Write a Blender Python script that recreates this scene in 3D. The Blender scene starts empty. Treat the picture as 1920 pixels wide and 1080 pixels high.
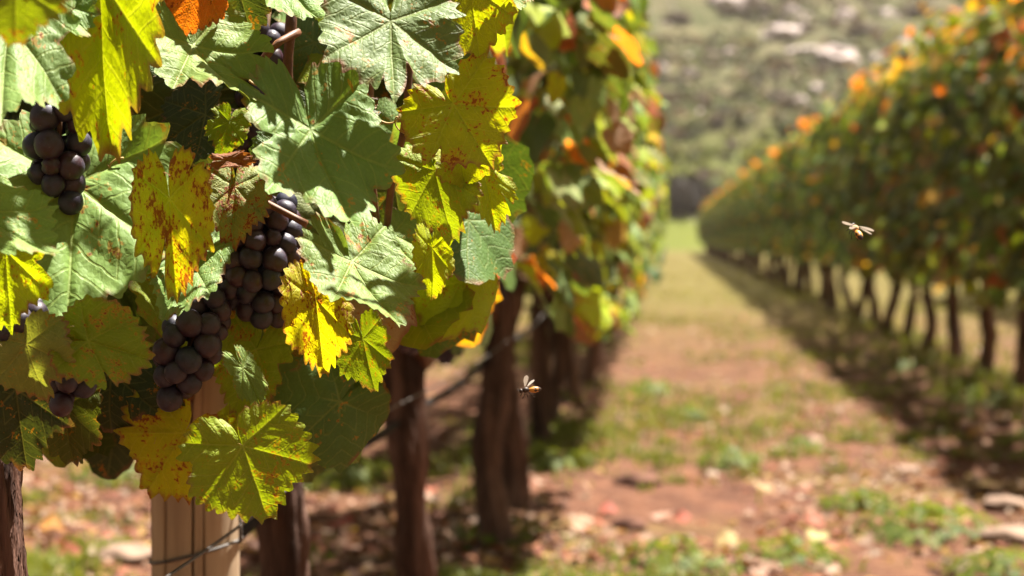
import bpy, math, random
import numpy as np
from mathutils import Vector, Matrix, noise as mnoise

# ------------------------------------------------------------------ camera, sky, sun, exposure
SC = bpy.context.scene
COL = SC.collection
R = math.radians
FPX = 3200.0                      # focal length in pixels of the 1920 px wide photograph
CAM = Vector((0.0, 0.0, 0.90))
YAW, PITCH = math.atan(290 / FPX), -math.atan(100 / FPX)
cam_d = bpy.data.cameras.new("camera")
cam_d.sensor_width = 36.0
cam_d.lens = 36.0 * FPX / 1920.0
cam_d.clip_start, cam_d.clip_end = 0.05, 4000.0
cam_d.dof.use_dof = True
cam_d.dof.focus_distance = 1.27
cam_d.dof.aperture_fstop = 6.0
cam_d.dof.aperture_blades = 9
cam = bpy.data.objects.new("camera", cam_d)
cam.location = CAM
cam.rotation_euler = (math.pi / 2 + PITCH, 0, YAW)
COL.objects.link(cam)
SC.camera = cam

SUN_EL, SUN_AZ = R(68), R(48)      # azimuth measured from +X (right of the aisle) towards +Y (down the aisle)
sun_dir = Vector((math.cos(SUN_EL) * math.cos(SUN_AZ), math.cos(SUN_EL) * math.sin(SUN_AZ), math.sin(SUN_EL)))
world = bpy.data.worlds.new("World")
SC.world = world
world.use_nodes = True
wn = world.node_tree
bg = wn.nodes["Background"]
sky = wn.nodes.new("ShaderNodeTexSky")
sky.sky_type = 'NISHITA'
sky.sun_disc = False
sky.sun_elevation = SUN_EL
sky.sun_rotation = math.pi / 2 - SUN_AZ
sky.dust_density = 1.5
sky.ozone_density = 0.6
warm = wn.nodes.new("ShaderNodeMix")
warm.data_type = 'RGBA'
warm.blend_type = 'MULTIPLY'
warm.inputs[0].default_value = 1.0
warm.inputs[7].default_value = (0.62, 0.455, 0.265, 1.0)
wn.links.new(sky.outputs[0], warm.inputs[6])
wn.links.new(warm.outputs[2], bg.inputs[0])
bg.inputs[1].default_value = 0.05
sun_l = bpy.data.lights.new("sun", 'SUN')
sun_l.energy = 5.0
sun_l.angle = R(1.2)
sun_l.color = (1.0, 0.94, 0.84)
sun = bpy.data.objects.new("sun", sun_l)
sun.rotation_euler = sun_dir.to_track_quat('Z', 'Y').to_euler()
sun.location = (20, 0, 30)
COL.objects.link(sun)
SC.view_settings.view_transform = 'Standard'
SC.view_settings.look = 'None'
SC.view_settings.exposure = 2.3
SC.view_settings.gamma = 1.0
SC.cycles.max_bounces = 8
SC.cycles.diffuse_bounces = 3
SC.cycles.transmission_bounces = 4
SC.cycles.transparent_max_bounces = 6
SC.cycles.sample_clamp_indirect = 6.0

# ------------------------------------------------------------------ helpers
camR = Vector((math.cos(YAW), math.sin(YAW), 0))
camF = Vector((-math.sin(YAW) * math.cos(PITCH), math.cos(YAW) * math.cos(PITCH), math.sin(PITCH)))
camU = camR.cross(camF)


def at(px, py, depth):
    """A pixel of the photograph at a distance along the view axis -> point in the place."""
    return CAM + (camF + camR * ((px - 960) / FPX) + camU * ((540 - py) / FPX)) * depth


def on_ground(px, py):
    d = camF + camR * ((px - 960) / FPX) + camU * ((540 - py) / FPX)
    t = -CAM.z / d.z
    p = CAM + d * t
    return Vector((p.x, p.y, float(gh(np.array([p.x]), np.array([p.y]))[0])))


def _hash(i, j, s):
    h = np.sin(i * 127.1 + j * 311.7 + s * 74.7) * 43758.5453
    return h - np.floor(h)


def vnoise(x, y, s=0):
    i, j = np.floor(x), np.floor(y)
    f, g = x - i, y - j
    f, g = f * f * (3 - 2 * f), g * g * (3 - 2 * g)
    a, b = _hash(i, j, s), _hash(i + 1, j, s)
    c, d = _hash(i, j + 1, s), _hash(i + 1, j + 1, s)
    return a + (b - a) * f + (c - a) * g + (a - b - c + d) * f * g


def fbm(x, y, s=0, n=4):
    t, a, w = 0, 0.5, 0
    for k in range(n):
        t = t + a * vnoise(x * 2 ** k, y * 2 ** k, s + k * 3.1)
        w += a
        a *= 0.5
    return t / w


def mesh(name, v, f, mat=None, smooth=True, attrs=None):
    me = bpy.data.meshes.new(name)
    me.from_pydata([tuple(p) for p in np.asarray(v, dtype=float)], [], [tuple(int(k) for k in q) for q in f])
    if mat:
        me.materials.append(mat)
    if smooth:
        me.polygons.foreach_set("use_smooth", np.ones(len(me.polygons), dtype=bool))
    for an, (typ, data) in (attrs or {}).items():
        at_ = me.attributes.new(an, typ, 'POINT')
        at_.data.foreach_set("color" if typ == 'FLOAT_COLOR' else "vector", np.asarray(data, dtype=np.float32).ravel())
    me.update()
    return me


def obj(name, me, parent=None, mw=None, kind=None):
    o = bpy.data.objects.new(name, me)
    COL.objects.link(o)
    if parent is not None:
        o.parent = parent
        if mw is not None:
            o.matrix_local = INV.get(parent.name, parent.matrix_basis.inverted()) @ mw
    elif mw is not None:
        o.matrix_basis = mw
    if kind:
        o["kind"] = kind
    return o


INV = {}


def tag(o, label, cat, group=None):
    o["label"] = label
    o["category"] = cat
    if group:
        o["group"] = group
    return o


def empty(name, loc, label, cat, group=None):
    o = bpy.data.objects.new(name, None)
    o.empty_display_size = 0.1
    COL.objects.link(o)
    o.location = loc
    INV[o.name] = Matrix.Translation(Vector(loc)).inverted()
    return tag(o, label, cat, group)


def frame(pos, n, t, sx, sy, sz=None):
    """Matrix with local +Z along n, local +Y along t (made square to n)."""
    n = Vector(n).normalized()
    t = Vector(t)
    t = (t - n * t.dot(n)).normalized()
    x = t.cross(n)
    sz = sz or sy
    m = Matrix((
        (x.x * sx, t.x * sy, n.x * sz, pos[0]),
        (x.y * sx, t.y * sy, n.y * sz, pos[1]),
        (x.z * sx, t.z * sy, n.z * sz, pos[2]),
        (0, 0, 0, 1)))
    return m


def tube(path, radii, seg=8, caps=True, bump=None):
    """Swept tube: vertices and faces. bump(k, a, p) -> radius factor."""
    path = [Vector(p) for p in path]
    v, f = [], []
    ref = Vector((0.31, 0.17, 0.93)).normalized()
    for k, p in enumerate(path):
        d = (path[min(k + 1, len(path) - 1)] - path[max(k - 1, 0)]).normalized()
        if abs(d.dot(ref)) > 0.95 and k == 0:
            ref = Vector((1, 0.1, 0)).normalized()
        x = (ref - d * ref.dot(d)).normalized()
        y = d.cross(x)
        for s in range(seg):
            a = 2 * math.pi * s / seg
            r = radii[k] if hasattr(radii, '__len__') else radii
            if bump:
                r *= bump(k, a, p)
            v.append(p + x * (math.cos(a) * r) + y * (math.sin(a) * r))
    n = len(path)
    for k in range(n - 1):
        for s in range(seg):
            s2 = (s + 1) % seg
            f.append((k * seg + s, k * seg + s2, (k + 1) * seg + s2, (k + 1) * seg + s))
    if caps:
        f.append(tuple(range(seg - 1, -1, -1)))
        f.append(tuple((n - 1) * seg + s for s in range(seg)))
    return v, f


def join(parts):
    v, f = [], []
    for pv, pf in parts:
        b = len(v)
        v.extend(pv)
        f.extend([tuple(k + b for k in q) for q in pf])
    return v, f


# ------------------------------------------------------------------ materials
class NT:
    def __init__(self, name):
        self.m = bpy.data.materials.new(name)
        self.m.use_nodes = True
        self.t = self.m.node_tree
        self.t.nodes.clear()
        self.out = self.t.nodes.new("ShaderNodeOutputMaterial")

    def n(self, typ, ins=None, **props):
        nd = self.t.nodes.new("ShaderNode" + typ)
        for k, v in props.items():
            setattr(nd, k, v)
        for k, v in (ins or {}).items():
            self.set(nd.inputs[k], v)
        return nd

    def set(self, sock, v):
        if isinstance(v, bpy.types.NodeSocket):
            self.t.links.new(v, sock)
        else:
            if sock.type == 'RGBA' and len(v) == 3:
                v = (*v, 1)
            sock.default_value = v

    def math(self, op, a, b=0.0, c=0.0, clamp=False):
        nd = self.n("Math", {0: a, 1: b, 2: c}, operation=op)
        nd.use_clamp = clamp
        return nd.outputs[0]

    def ramp(self, x, lo, hi):
        nd = self.n("MapRange", {0: x, 1: lo, 2: hi, 3: 0.0, 4: 1.0})
        nd.interpolation_type = 'SMOOTHSTEP'
        return nd.outputs[0]

    def mix(self, f, a, b, mode='MIX'):
        nd = self.t.nodes.new("ShaderNodeMix")
        nd.data_type = 'RGBA'
        nd.blend_type = mode
        self.set(nd.inputs[0], f)
        self.set(nd.inputs[6], a)
        self.set(nd.inputs[7], b)
        return nd.outputs[2]

    def noise(self, scale, vec=None, detail=3.0, rough=0.55, w=None):
        ins = {'Scale': scale, 'Detail': detail, 'Roughness': rough}
        nd = self.n("TexNoise", None, noise_dimensions='4D' if w is not None else '3D')
        for k, v in ins.items():
            self.set(nd.inputs[k], v)
        if vec is not None:
            self.set(nd.inputs['Vector'], vec)
        if w is not None:
            self.set(nd.inputs['W'], w)
        return nd.outputs[0]

    def coord(self, which='Object'):
        return self.n("TexCoord").outputs[which]

    def bump(self, h, strength, dist):
        return self.n("Bump", {'Strength': strength, 'Distance': dist, 'Height': h}).outputs[0]

    def pbr(self, col, rough=0.6, spec=0.5, normal=None, **kw):
        ins = {'Base Color': col, 'Roughness': rough, 'Specular IOR Level': spec}
        ins.update(kw)
        if normal is not None:
            ins['Normal'] = normal
        return self.n("BsdfPrincipled", ins).outputs[0]

    def done(self, sh):
        self.t.links.new(sh, self.out.inputs[0])
        return self.m


def leaf_material(name, per_object, veins, rough=0.42):
    t = NT(name)
    if per_object:
        oi = t.n("ObjectInfo")
        col, amt, rnd = oi.outputs['Color'], oi.outputs['Alpha'], t.math('MULTIPLY', oi.outputs['Random'], 60.0)
    else:
        a = t.n("Attribute", attribute_name="Col")
        col, amt, rnd = a.outputs['Color'], a.outputs['Alpha'], 3.0
    base = col
    if veins:
        luv = t.n("Attribute", attribute_name="luv").outputs['Vector']
        sec = t.n("SeparateXYZ", {0: t.n("Attribute", attribute_name="sector").outputs['Vector']})
        u, v, s = sec.outputs
        wob = t.math('MULTIPLY', t.math('SUBTRACT', t.noise(5.0, luv, 2, 0.5, w=rnd), 0.5), 0.10)
        # main veins: distance from the lobe axis
        main = t.math('SUBTRACT', 1.0, t.ramp(t.math('ADD', v, t.math('MULTIPLY', u, 0.006)), 0.006, 0.024))
        ph = t.math('FRACT', t.math('MULTIPLY', t.math('ADD', t.math('SUBTRACT', u, t.math('MULTIPLY', v, 0.75)), wob), 6.0))
        side = t.math('SUBTRACT', 1.0, t.ramp(t.math('ABSOLUTE', t.math('SUBTRACT', ph, 0.5)), 0.02, 0.10))
        vor = t.n("TexVoronoi", {'Vector': luv, 'Scale': 17.0}, feature='DISTANCE_TO_EDGE')
        net = t.math('SUBTRACT', 1.0, t.ramp(vor.outputs['Distance'], 0.01, 0.10))
        vein = t.math('MAXIMUM', main, t.math('MULTIPLY', side, 0.62))
        big = t.ramp(t.noise(3.2, luv, 3, 0.6, w=rnd), 0.30, 0.72)
        fine = t.noise(26.0, luv, 3, 0.6, w=rnd)
        base = t.mix(t.math('MULTIPLY', big, 0.34), base, t.mix(1.0, base, (0.55, 0.62, 0.55), 'MULTIPLY'))
        base = t.mix(t.math('MULTIPLY', fine, 0.35), base, t.mix(1.0, base, (1.5, 1.45, 1.3), 'MULTIPLY'))
        base = t.mix(t.math('MULTIPLY', vein, 0.42), base, t.mix(0.5, t.mix(1.0, base, (1.9, 1.75, 1.5), 'MULTIPLY'), (0.30, 0.27, 0.09)))
        base = t.mix(t.math('MULTIPLY', net, 0.20), base, t.mix(1.0, base, (0.62, 0.62, 0.6), 'MULTIPLY'))
        # blotches and spots of autumn
        sp = t.noise(21.0, luv, 2, 0.55, w=rnd)
        blot = t.noise(3.4, luv, 3, 0.6, w=t.math('ADD', rnd, 7.0))
        thr = t.math('SUBTRACT', 0.775, t.math('MULTIPLY', amt, 0.24))
        spot = t.ramp(t.math('ADD', sp, t.math('MULTIPLY', t.math('SUBTRACT', blot, 0.5), 1.0)), thr, t.math('ADD', thr, 0.06))
        base = t.mix(t.math('MULTIPLY', spot, 0.9), base, (0.20, 0.030, 0.010))
        halo = t.ramp(t.math('ADD', sp, t.math('MULTIPLY', t.math('SUBTRACT', blot, 0.5), 1.5)), t.math('SUBTRACT', thr, 0.06), t.math('ADD', thr, 0.02))
        base = t.mix(t.math('MULTIPLY', t.math('MULTIPLY', halo, 0.55), t.math('SUBTRACT', 1.0, spot)), base, (0.42, 0.17, 0.012))
        grn = t.math('MULTIPLY', t.math('MULTIPLY', amt, 0.6, clamp=True), t.math('SUBTRACT', 1.0, t.ramp(t.math('ADD', v, t.math('MULTIPLY', t.noise(4.0, luv, 3, 0.6, w=rnd), 0.25)), 0.10, 0.30)))
        base = t.mix(t.math('MULTIPLY', grn, t.math('SUBTRACT', 0.8, spot), clamp=True), base, t.mix(1.0, base, (0.48, 0.74, 1.1), 'MULTIPLY'))
        # browned, reddish margin
        em = t.math('MULTIPLY', t.ramp(t.math('ADD', s, t.math('MULTIPLY', fine, 0.08)), 0.92, 1.04), t.ramp(t.math('ADD', t.noise(2.6, luv, 3, 0.6, w=t.math('ADD', rnd, 21.0)), t.math('MULTIPLY', amt, 0.16)), 0.46, 0.64))
        base = t.mix(t.math('MULTIPLY', em, 0.8), base, (0.22, 0.075, 0.045))
        h = t.math('ADD', t.math('MULTIPLY', vein, -0.7), t.math('ADD', t.math('MULTIPLY', vor.outputs['Distance'], 1.1), t.math('MULTIPLY', fine, 0.5)))
        nrm = t.bump(h, 0.55, 0.0012)
        rgh = t.math('ADD', rough + 0.02, t.math('MULTIPLY', fine, 0.28))
    else:
        nz = t.noise(30.0, t.coord('Object'), 2)
        base = t.mix(t.math('MULTIPLY', nz, 0.6), base, t.mix(1.0, base, (0.5, 0.5, 0.5), 'MULTIPLY'))
        nrm, rgh = None, rough
    back = t.n("NewGeometry").outputs['Backfacing']
    base = t.mix(t.math('MULTIPLY', back, 0.35), base, t.mix(0.5, base, (0.16, 0.17, 0.09)))
    p = t.pbr(base, rgh, 0.30, nrm)
    tc = t.mix(1.0, base, (1.55, 1.45, 0.45), 'MULTIPLY')
    ins = {'Color': tc}
    if nrm is not None:
        ins['Normal'] = nrm
    tr = t.n("BsdfTranslucent", ins).outputs[0]
    red = t.n("SeparateColor", {0: col}).outputs[0]
    thin = t.math('ADD', 0.20, t.math('MULTIPLY', red, 0.75), clamp=True)
    return t.done(t.n("MixShader", {0: thin, 1: p, 2: tr}).outputs[0])


M = {}
M['leaf'] = leaf_material("vine_leaf", True, True)
M['leaf_far'] = leaf_material("vine_foliage", False, False, 0.5)


def simple(name, c1, c2, scale, rough=0.8, spec=0.3, bump=0.0, bscale=None, coord='Object', stretch=None, dist=0.004, lo=0.3, hi=0.7):
    t = NT(name)
    v = t.coord(coord)
    if stretch:
        v = t.n("Mapping", {'Vector': v, 'Scale': stretch}).outputs[0]
    nz = t.noise(scale, v, 4, 0.6)
    c = t.mix(t.ramp(nz, lo, hi), c1, c2)
    nr = None
    if bump:
        nr = t.bump(t.noise(bscale or scale * 2, v, 4, 0.65), bump, dist)
    return t.done(t.pbr(c, rough, spec, nr))


M['bark'] = simple("vine_bark", (0.010, 0.005, 0.004), (0.17, 0.095, 0.070), 16, 0.9, 0.2, 1.0, 45, stretch=(1, 1, 0.13), dist=0.012)
M['bark_near'] = simple("vine_bark_near", (0.018, 0.009, 0.007), (0.17, 0.085, 0.06), 45, 0.85, 0.25, 1.0, 120, stretch=(1, 1, 0.07), dist=0.005)
M['cane'] = simple("vine_cane", (0.07, 0.025, 0.012), (0.17, 0.07, 0.025), 60, 0.55, 0.4, 0.3, 200, dist=0.001)
M['petiole'] = simple("leaf_stalk", (0.36, 0.20, 0.055), (0.45, 0.30, 0.10), 40, 0.5, 0.4)
M['petiole_red'] = simple("leaf_stalk_red", (0.36, 0.085, 0.05), (0.42, 0.17, 0.08), 40, 0.5, 0.4)
M['rachis'] = simple("grape_stalk", (0.09, 0.04, 0.02), (0.18, 0.10, 0.04), 90, 0.7, 0.3)
M['hose'] = simple("hose_rubber", (0.012, 0.010, 0.009), (0.035, 0.028, 0.025), 30, 0.9, 0.15)
M['wire'] = simple("galvanised_wire", (0.05, 0.042, 0.036), (0.11, 0.095, 0.085), 80, 0.6, 0.4)
M['rock'] = simple("hill_rock", (0.20, 0.16, 0.15), (0.44, 0.37, 0.35), 0.8, 0.95, 0.2, 0.8, 2.0, dist=0.2)
M['stone'] = simple("field_stone", (0.14, 0.09, 0.065), (0.25, 0.17, 0.125), 12, 0.9, 0.2, 0.6, 30)
M['wing'] = None


def grape_material():
    t = NT("grape_skin")
    oi = t.n("ObjectInfo")
    v = t.coord('Object')
    rnd = t.math('MULTIPLY', oi.outputs['Random'], 40.0)
    bl = t.ramp(t.noise(1.1, v, 5, 0.7, w=rnd), 0.36, 0.66)
    c = t.mix(oi.outputs['Random'], (0.006, 0.005, 0.015), (0.034, 0.008, 0.012))
    c = t.mix(t.math('MULTIPLY', bl, 0.62), c, (0.046, 0.048, 0.086))
    fl = t.ramp(t.noise(5.0, v, 2, 0.6, w=rnd), 0.66, 0.74)
    c = t.mix(t.math('MULTIPLY', fl, 0.5), c, (0.16, 0.10, 0.09))
    nr = t.bump(t.noise(3.0, v, 3, 0.6, w=rnd), 0.10, 0.001)
    return t.done(t.pbr(c, t.math('ADD', 0.38, t.math('MULTIPLY', bl, 0.28)), 0.45, nr))


M['grape'] = grape_material()


def wood_material():
    t = NT("post_wood")
    v = t.n("Mapping", {'Vector': t.coord(), 'Scale': (1, 1, 0.05)}).outputs[0]
    g = t.noise(55, v, 5, 0.6)
    c = t.mix(t.ramp(g, 0.25, 0.80), (0.29, 0.20, 0.125), (0.47, 0.36, 0.24))
    st = t.ramp(t.noise(9, t.coord(), 3, 0.6), 0.5, 0.8)
    c = t.mix(t.math('MULTIPLY', st, 0.4), c, (0.30, 0.22, 0.17))
    nr = t.bump(t.noise(110, v, 4, 0.6), 0.3, 0.001)
    return t.done(t.pbr(c, 0.8, 0.25, nr))


M['post'] = wood_material()


def ground_material():
    t = NT("vineyard_soil")
    v = t.coord()
    big = t.noise(0.9, v, 4, 0.6)
    mid = t.noise(7, v, 5, 0.65)
    fin = t.noise(38, v, 4, 0.7)
    c = t.mix(t.ramp(mid, 0.32, 0.68), (0.050, 0.019, 0.011), (0.122, 0.053, 0.029))
    c = t.mix(t.math('MULTIPLY', t.ramp(fin, 0.5, 0.75), 0.6), c, (0.20, 0.115, 0.075))
    gm = t.math('MULTIPLY', t.ramp(big, 0.48, 0.66), t.ramp(mid, 0.35, 0.6))
    # grass takes over down the aisle and past the rows
    yy = t.n("SeparateXYZ", {0: v}).outputs[1]
    far = t.ramp(yy, 8.0, 26.0)
    gm = t.math('MAXIMUM', t.math('MULTIPLY', gm, 0.65), t.math('MULTIPLY', far, t.ramp(mid, 0.28, 0.55)))
    c = t.mix(gm, c, t.mix(fin, (0.060, 0.060, 0.012), (0.125, 0.098, 0.025)))
    nr = t.bump(t.math('ADD', mid, t.math('MULTIPLY', fin, 0.5)), 0.9, 0.03)
    return t.done(t.pbr(c, 0.95, 0.15, nr))


M['soil'] = ground_material()


def hill_material():
    t = NT("hill_ground")
    v = t.coord()
    big = t.noise(0.035, v, 4, 0.6)
    mid = t.noise(0.22, v, 4, 0.65)
    fin = t.noise(1.4, v, 3, 0.7)
    blo = t.noise(0.55, v, 4, 0.7)
    c = t.mix(t.ramp(mid, 0.35, 0.65), (0.034, 0.042, 0.011), (0.088, 0.078, 0.036))
    c = t.mix(t.math('MULTIPLY', t.ramp(blo, 0.48, 0.66), 0.75), c, (0.045, 0.038, 0.022))
    c = t.mix(t.math('MULTIPLY', t.ramp(fin, 0.5, 0.7), 0.6), c, (0.12, 0.092, 0.06))
    z = t.n("SeparateXYZ", {0: v}).outputs[2]
    low = t.math('SUBTRACT', 1.0, t.ramp(z, 2.0, 13.0))
    c = t.mix(t.math('MULTIPLY', low, t.ramp(big, 0.25, 0.5)), c, t.mix(mid, (0.046, 0.060, 0.010), (0.105, 0.115, 0.017)))
    return t.done(t.pbr(c, 0.95, 0.1, t.bump(fin, 0.6, 0.4)))


M['hill'] = hill_material()


def tint_material(name, rough=0.7, trans=0.35, obj_col=False):
    """Leaf-like matter coloured by the Col attribute (litter, grass, scrub)."""
    t = NT(name)
    if obj_col:
        c = t.n("ObjectInfo").outputs['Color']
    else:
        c = t.n("Attribute", attribute_name="Col").outputs['Color']
    nz = t.noise(40.0, t.coord(), 3)
    c = t.mix(t.math('MULTIPLY', nz, 0.5), c, t.mix(1.0, c, (0.5, 0.45, 0.4), 'MULTIPLY'))
    p = t.pbr(c, rough, 0.15)
    tr = t.n("BsdfTranslucent", {'Color': t.mix(1.0, c, (1.4, 1.3, 0.6), 'MULTIPLY')}).outputs[0]
    return t.done(t.n("MixShader", {0: trans, 1: p, 2: tr}).outputs[0])


M['litter'] = tint_material("leaf_litter", 0.7, 0.2)
M['grass'] = tint_material("grass_blades", 0.55, 0.4)
M['scrub'] = tint_material("scrub_leaves", 0.7, 0.25)
M['scrub_obj'] = tint_material("bush_leaves", 0.7, 0.25, True)
M['dry_leaf'] = tint_material("dry_leaf", 0.65, 0.25, True)


def flat(name, c, rough=0.5, **kw):
    t = NT(name)
    nz = t.noise(900, t.coord(), 2)
    return t.done(t.pbr(t.mix(nz, c, [k * 0.6 for k in c]), rough, 0.4, **kw))


M['bee_dark'] = flat("bee_dark", (0.035, 0.016, 0.009), 0.5)
M['bee_amber'] = flat("bee_amber", (0.55, 0.24, 0.035), 0.5)
M['bee_fuzz'] = flat("bee_fuzz", (0.50, 0.34, 0.17), 0.9)
tw = NT("bee_wing")
M['bee_wing'] = tw.done(tw.n("MixShader", {0: 0.26, 1: tw.n("BsdfTransparent").outputs[0], 2: tw.pbr((0.40, 0.32, 0.25), 0.3, 0.5)}).outputs[0])

# ------------------------------------------------------------------ ground, hill
ROW_L, ROW_R, ROW_3 = -0.49, 1.92, 4.32


def gh(x, y):
    h = 0.055 * (fbm(x * 1.3, y * 1.3, 2, 3) - 0.5) + 0.05 * (fbm(x * 5.5, y * 5.5, 5, 3) - 0.5)
    for r in (ROW_L, ROW_R, ROW_3):
        h = h + 0.05 * np.exp(-((x - r) / 0.35) ** 2)
    return h * np.clip((60 - y) / 30, 0.0, 1) - 0.02


def sheet(xs, ys, zf):
    X, Y = np.meshgrid(xs, ys)
    Z = zf(X, Y)
    v = np.stack([X.ravel(), Y.ravel(), Z.ravel()], 1)
    nx, ny = len(xs), len(ys)
    k = np.arange(nx * ny).reshape(ny, nx)
    f = np.stack([k[:-1, :-1].ravel(), k[:-1, 1:].ravel(), k[1:, 1:].ravel(), k[1:, :-1].ravel()], 1)
    return v, f


xs = np.concatenate([[-240, -100, -40, -20, -12], np.linspace(-8, -3, 40)[:-1], np.linspace(-3, 5.5, 190), np.linspace(5.5, 14, 50)[1:], [20, 40, 100, 240]])
ys = np.concatenate([[-60, -30, -8, -2, 0, 1, 2, 2.6], np.linspace(3, 14, 230), np.linspace(14, 34, 150)[1:], np.linspace(34, 90, 60)[1:], [130, 200, 290]])
v, f = sheet(xs, ys, gh)
o = obj("ground", mesh("ground", v, f, M['soil']), kind="structure")


def hill_z(x, y):
    d = np.clip(y - 92 - 0.10 * x, 0, None)
    ridge = 0.5 + 0.5 * np.sin(x * 0.055 + y * 0.05 + 1.0)
    h = 0.34 * d * d / (d + 25) + 2.2 * ridge * np.clip(d / 40, 0, 1)
    h = h + np.clip(d / 30, 0, 1) * (7 * (fbm(x * 0.03, y * 0.03, 11, 4) - 0.5) + 1.6 * (fbm(x * 0.22, y * 0.22, 17, 3) - 0.5))
    return h - 0.35 - 0.0 * x


v, f = sheet(np.linspace(-160, 190, 180), np.concatenate([np.linspace(80, 230, 150), np.linspace(234, 285, 12)]), hill_z)
obj("hill", mesh("hill", v, f, M['hill']), kind="structure")


def hill_at(px, py):
    d = (camF + camR * ((px - 960) / FPX) + camU * ((540 - py) / FPX))
    for k in range(4000):
        p = CAM + d * (80 + k * 0.1)
        if hill_z(np.array([p.x]), np.array([p.y]))[0] >= p.z:
            return p
    return CAM + d * 300


# ------------------------------------------------------------------ vine leaves
LOBE_A = np.radians([0, 54, -54, 113, -113])


def leaf_geo(rng, nth, nr, lobed=1.0, width=1.0, fold=0.15, droop=0.3, wave=0.06, roll=0.0, teeth=0.085, relief=1.0, side=0.0):
    """A grape leaf: palmate outline with toothed margin, creased along its veins. Unit length from stalk to tip."""
    ang = np.array([0, 12, 27, 36, 46, 55, 66, 80, 90, 103, 114, 128, 146, 160, 171, 178])
    rad = np.array([1.0, .93, .83, .80, .86, .91, .86, .78, .76, .78, .76, .68, .58, .48, .32, .10])
    th = np.linspace(-math.pi, math.pi, nth, endpoint=False) + 0.001

    def side_r(seed_rng, a):
        rr = rad.copy()
        jit = np.array([seed_rng.uniform(-1, 1) for _ in rr]) * 0.045
        sinus = np.array([0, 0, -.6, -1, -.3, 0, -.2, -.8, -.9, -.2, 0, 0, 0, 0, 0, 0]) * 0.10 * (lobed - 1)
        return np.interp(a, np.radians(ang), rr + jit + sinus)

    rl = side_r(rng, np.abs(th))
    rr_ = side_r(rng, np.abs(th))
    blend = 1 / (1 + np.exp(-th * 12))
    Rs = rl * (1 - blend) + rr_ * blend
    k1, ph1 = (rng.randint(27, 35) if nth > 100 else 19), rng.uniform(0, 6)
    w = th * k1 + 0.9 * np.sin(th * 3 + ph1) + ph1
    tri = np.abs((w / (2 * math.pi)) % 1.0 - 0.5) * 2
    w2 = th * (k1 * 2.1) + 0.7 * np.sin(th * 5 + ph1)
    tri2 = np.abs((w2 / (2 * math.pi)) % 1.0 - 0.5) * 2
    Rt = Rs * (1 + teeth * (tri - 0.5) * 1.35 * (0.6 + 0.8 * vnoise(th * 3 + 20, th * 0 + ph1, 3)) + teeth * 0.35 * (tri2 - 0.5))
    if nth > 100:
        for _ in range(rng.choice((0, 1, 1, 2, 3))):          # bites and tears in the margin
            t0, wd = rng.uniform(-2.2, 2.2), rng.uniform(.03, .10)
            cut = 1 - rng.uniform(.12, .38) * np.exp(-((th - t0) / wd) ** 2)
            Rt, Rs = Rt * cut, Rs * (1 - (1 - cut) * .8)
    S = (np.arange(nr + 1) / nr)[1:] ** 0.9
    s = S[:, None]
    r = s * (Rs[None, :] + (Rt - Rs)[None, :] * s ** 4)
    X, Y = r * np.sin(th)[None, :], r * np.cos(th)[None, :]
    # nearest lobe axis
    dth = np.abs((th[:, None] - LOBE_A[None, :] + math.pi) % (2 * math.pi) - math.pi)
    near = LOBE_A[np.argmin(dth, 1)]
    dd = th - near
    U = r * np.cos(dd)[None, :]
    V = np.abs(r * np.sin(dd)[None, :])
    ph = rng.uniform(0, 6)
    Z = np.zeros_like(X)
    if relief:
        chev = np.abs(np.sin(math.pi * 6.0 * (U - 0.75 * V)))
        Z += relief * (0.016 * chev * np.clip(V * 8, 0, 1) - 0.02 * np.exp(-(V / 0.035) ** 2)) * np.clip(s * 3, 0, 1)
    Z += wave * s ** 2 * (np.sin(3 * th + ph) * 0.6 + np.sin(5 * th + ph * 2) * 0.5)[None, :]
    n1 = fbm(X * 2.3 + ph * 5 + 40, Y * 2.3 + 30, 3, 2) - 0.5
    Z += 0.22 * n1 * s
    X = X * width
    Z += fold * np.abs(X) + side * X
    if roll:
        a = X * roll
        X, Z = np.sin(a) / roll + 0 * Z, Z + (np.cos(a) - 1) / roll
    if droop:
        c = droop * 1.2
        a = Y * c
        Y, Z = np.sin(a) / c, Z - (1 - np.cos(a)) / c * np.sign(c) * np.sign(c)
    v = np.concatenate([[[0, 0, 0]], np.stack([X.ravel(), Y.ravel(), Z.ravel()], 1)])
    x0, y0 = r * np.sin(th)[None, :], r * np.cos(th)[None, :]
    luv = np.concatenate([[[0, 0, 0]], np.stack([x0.ravel(), y0.ravel(), 0 * x0.ravel()], 1)])
    sec = np.concatenate([[[0, 0, 0]], np.stack([U.ravel(), V.ravel(), (s + 0 * r).ravel()], 1)])
    f = []
    for k in range(nth):
        k2 = (k + 1) % nth
        if k == nth - 1:
            continue                      # open sinus at the stalk
        f.append((0, 1 + k2, 1 + k))
        for q in range(nr - 1):
            b = 1 + q * nth
            f.append((b + k, b + k2, b + nth + k2, b + nth + k))
    return v, f, luv, sec


def leaf_mesh(rng, nth, nr, **kw):
    v, f, luv, sec = leaf_geo(rng, nth, nr, **kw)
    return mesh("leaf", v, f, M['leaf'], True,
                {"luv": ('FLOAT_VECTOR', luv), "sector": ('FLOAT_VECTOR', sec)})


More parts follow.
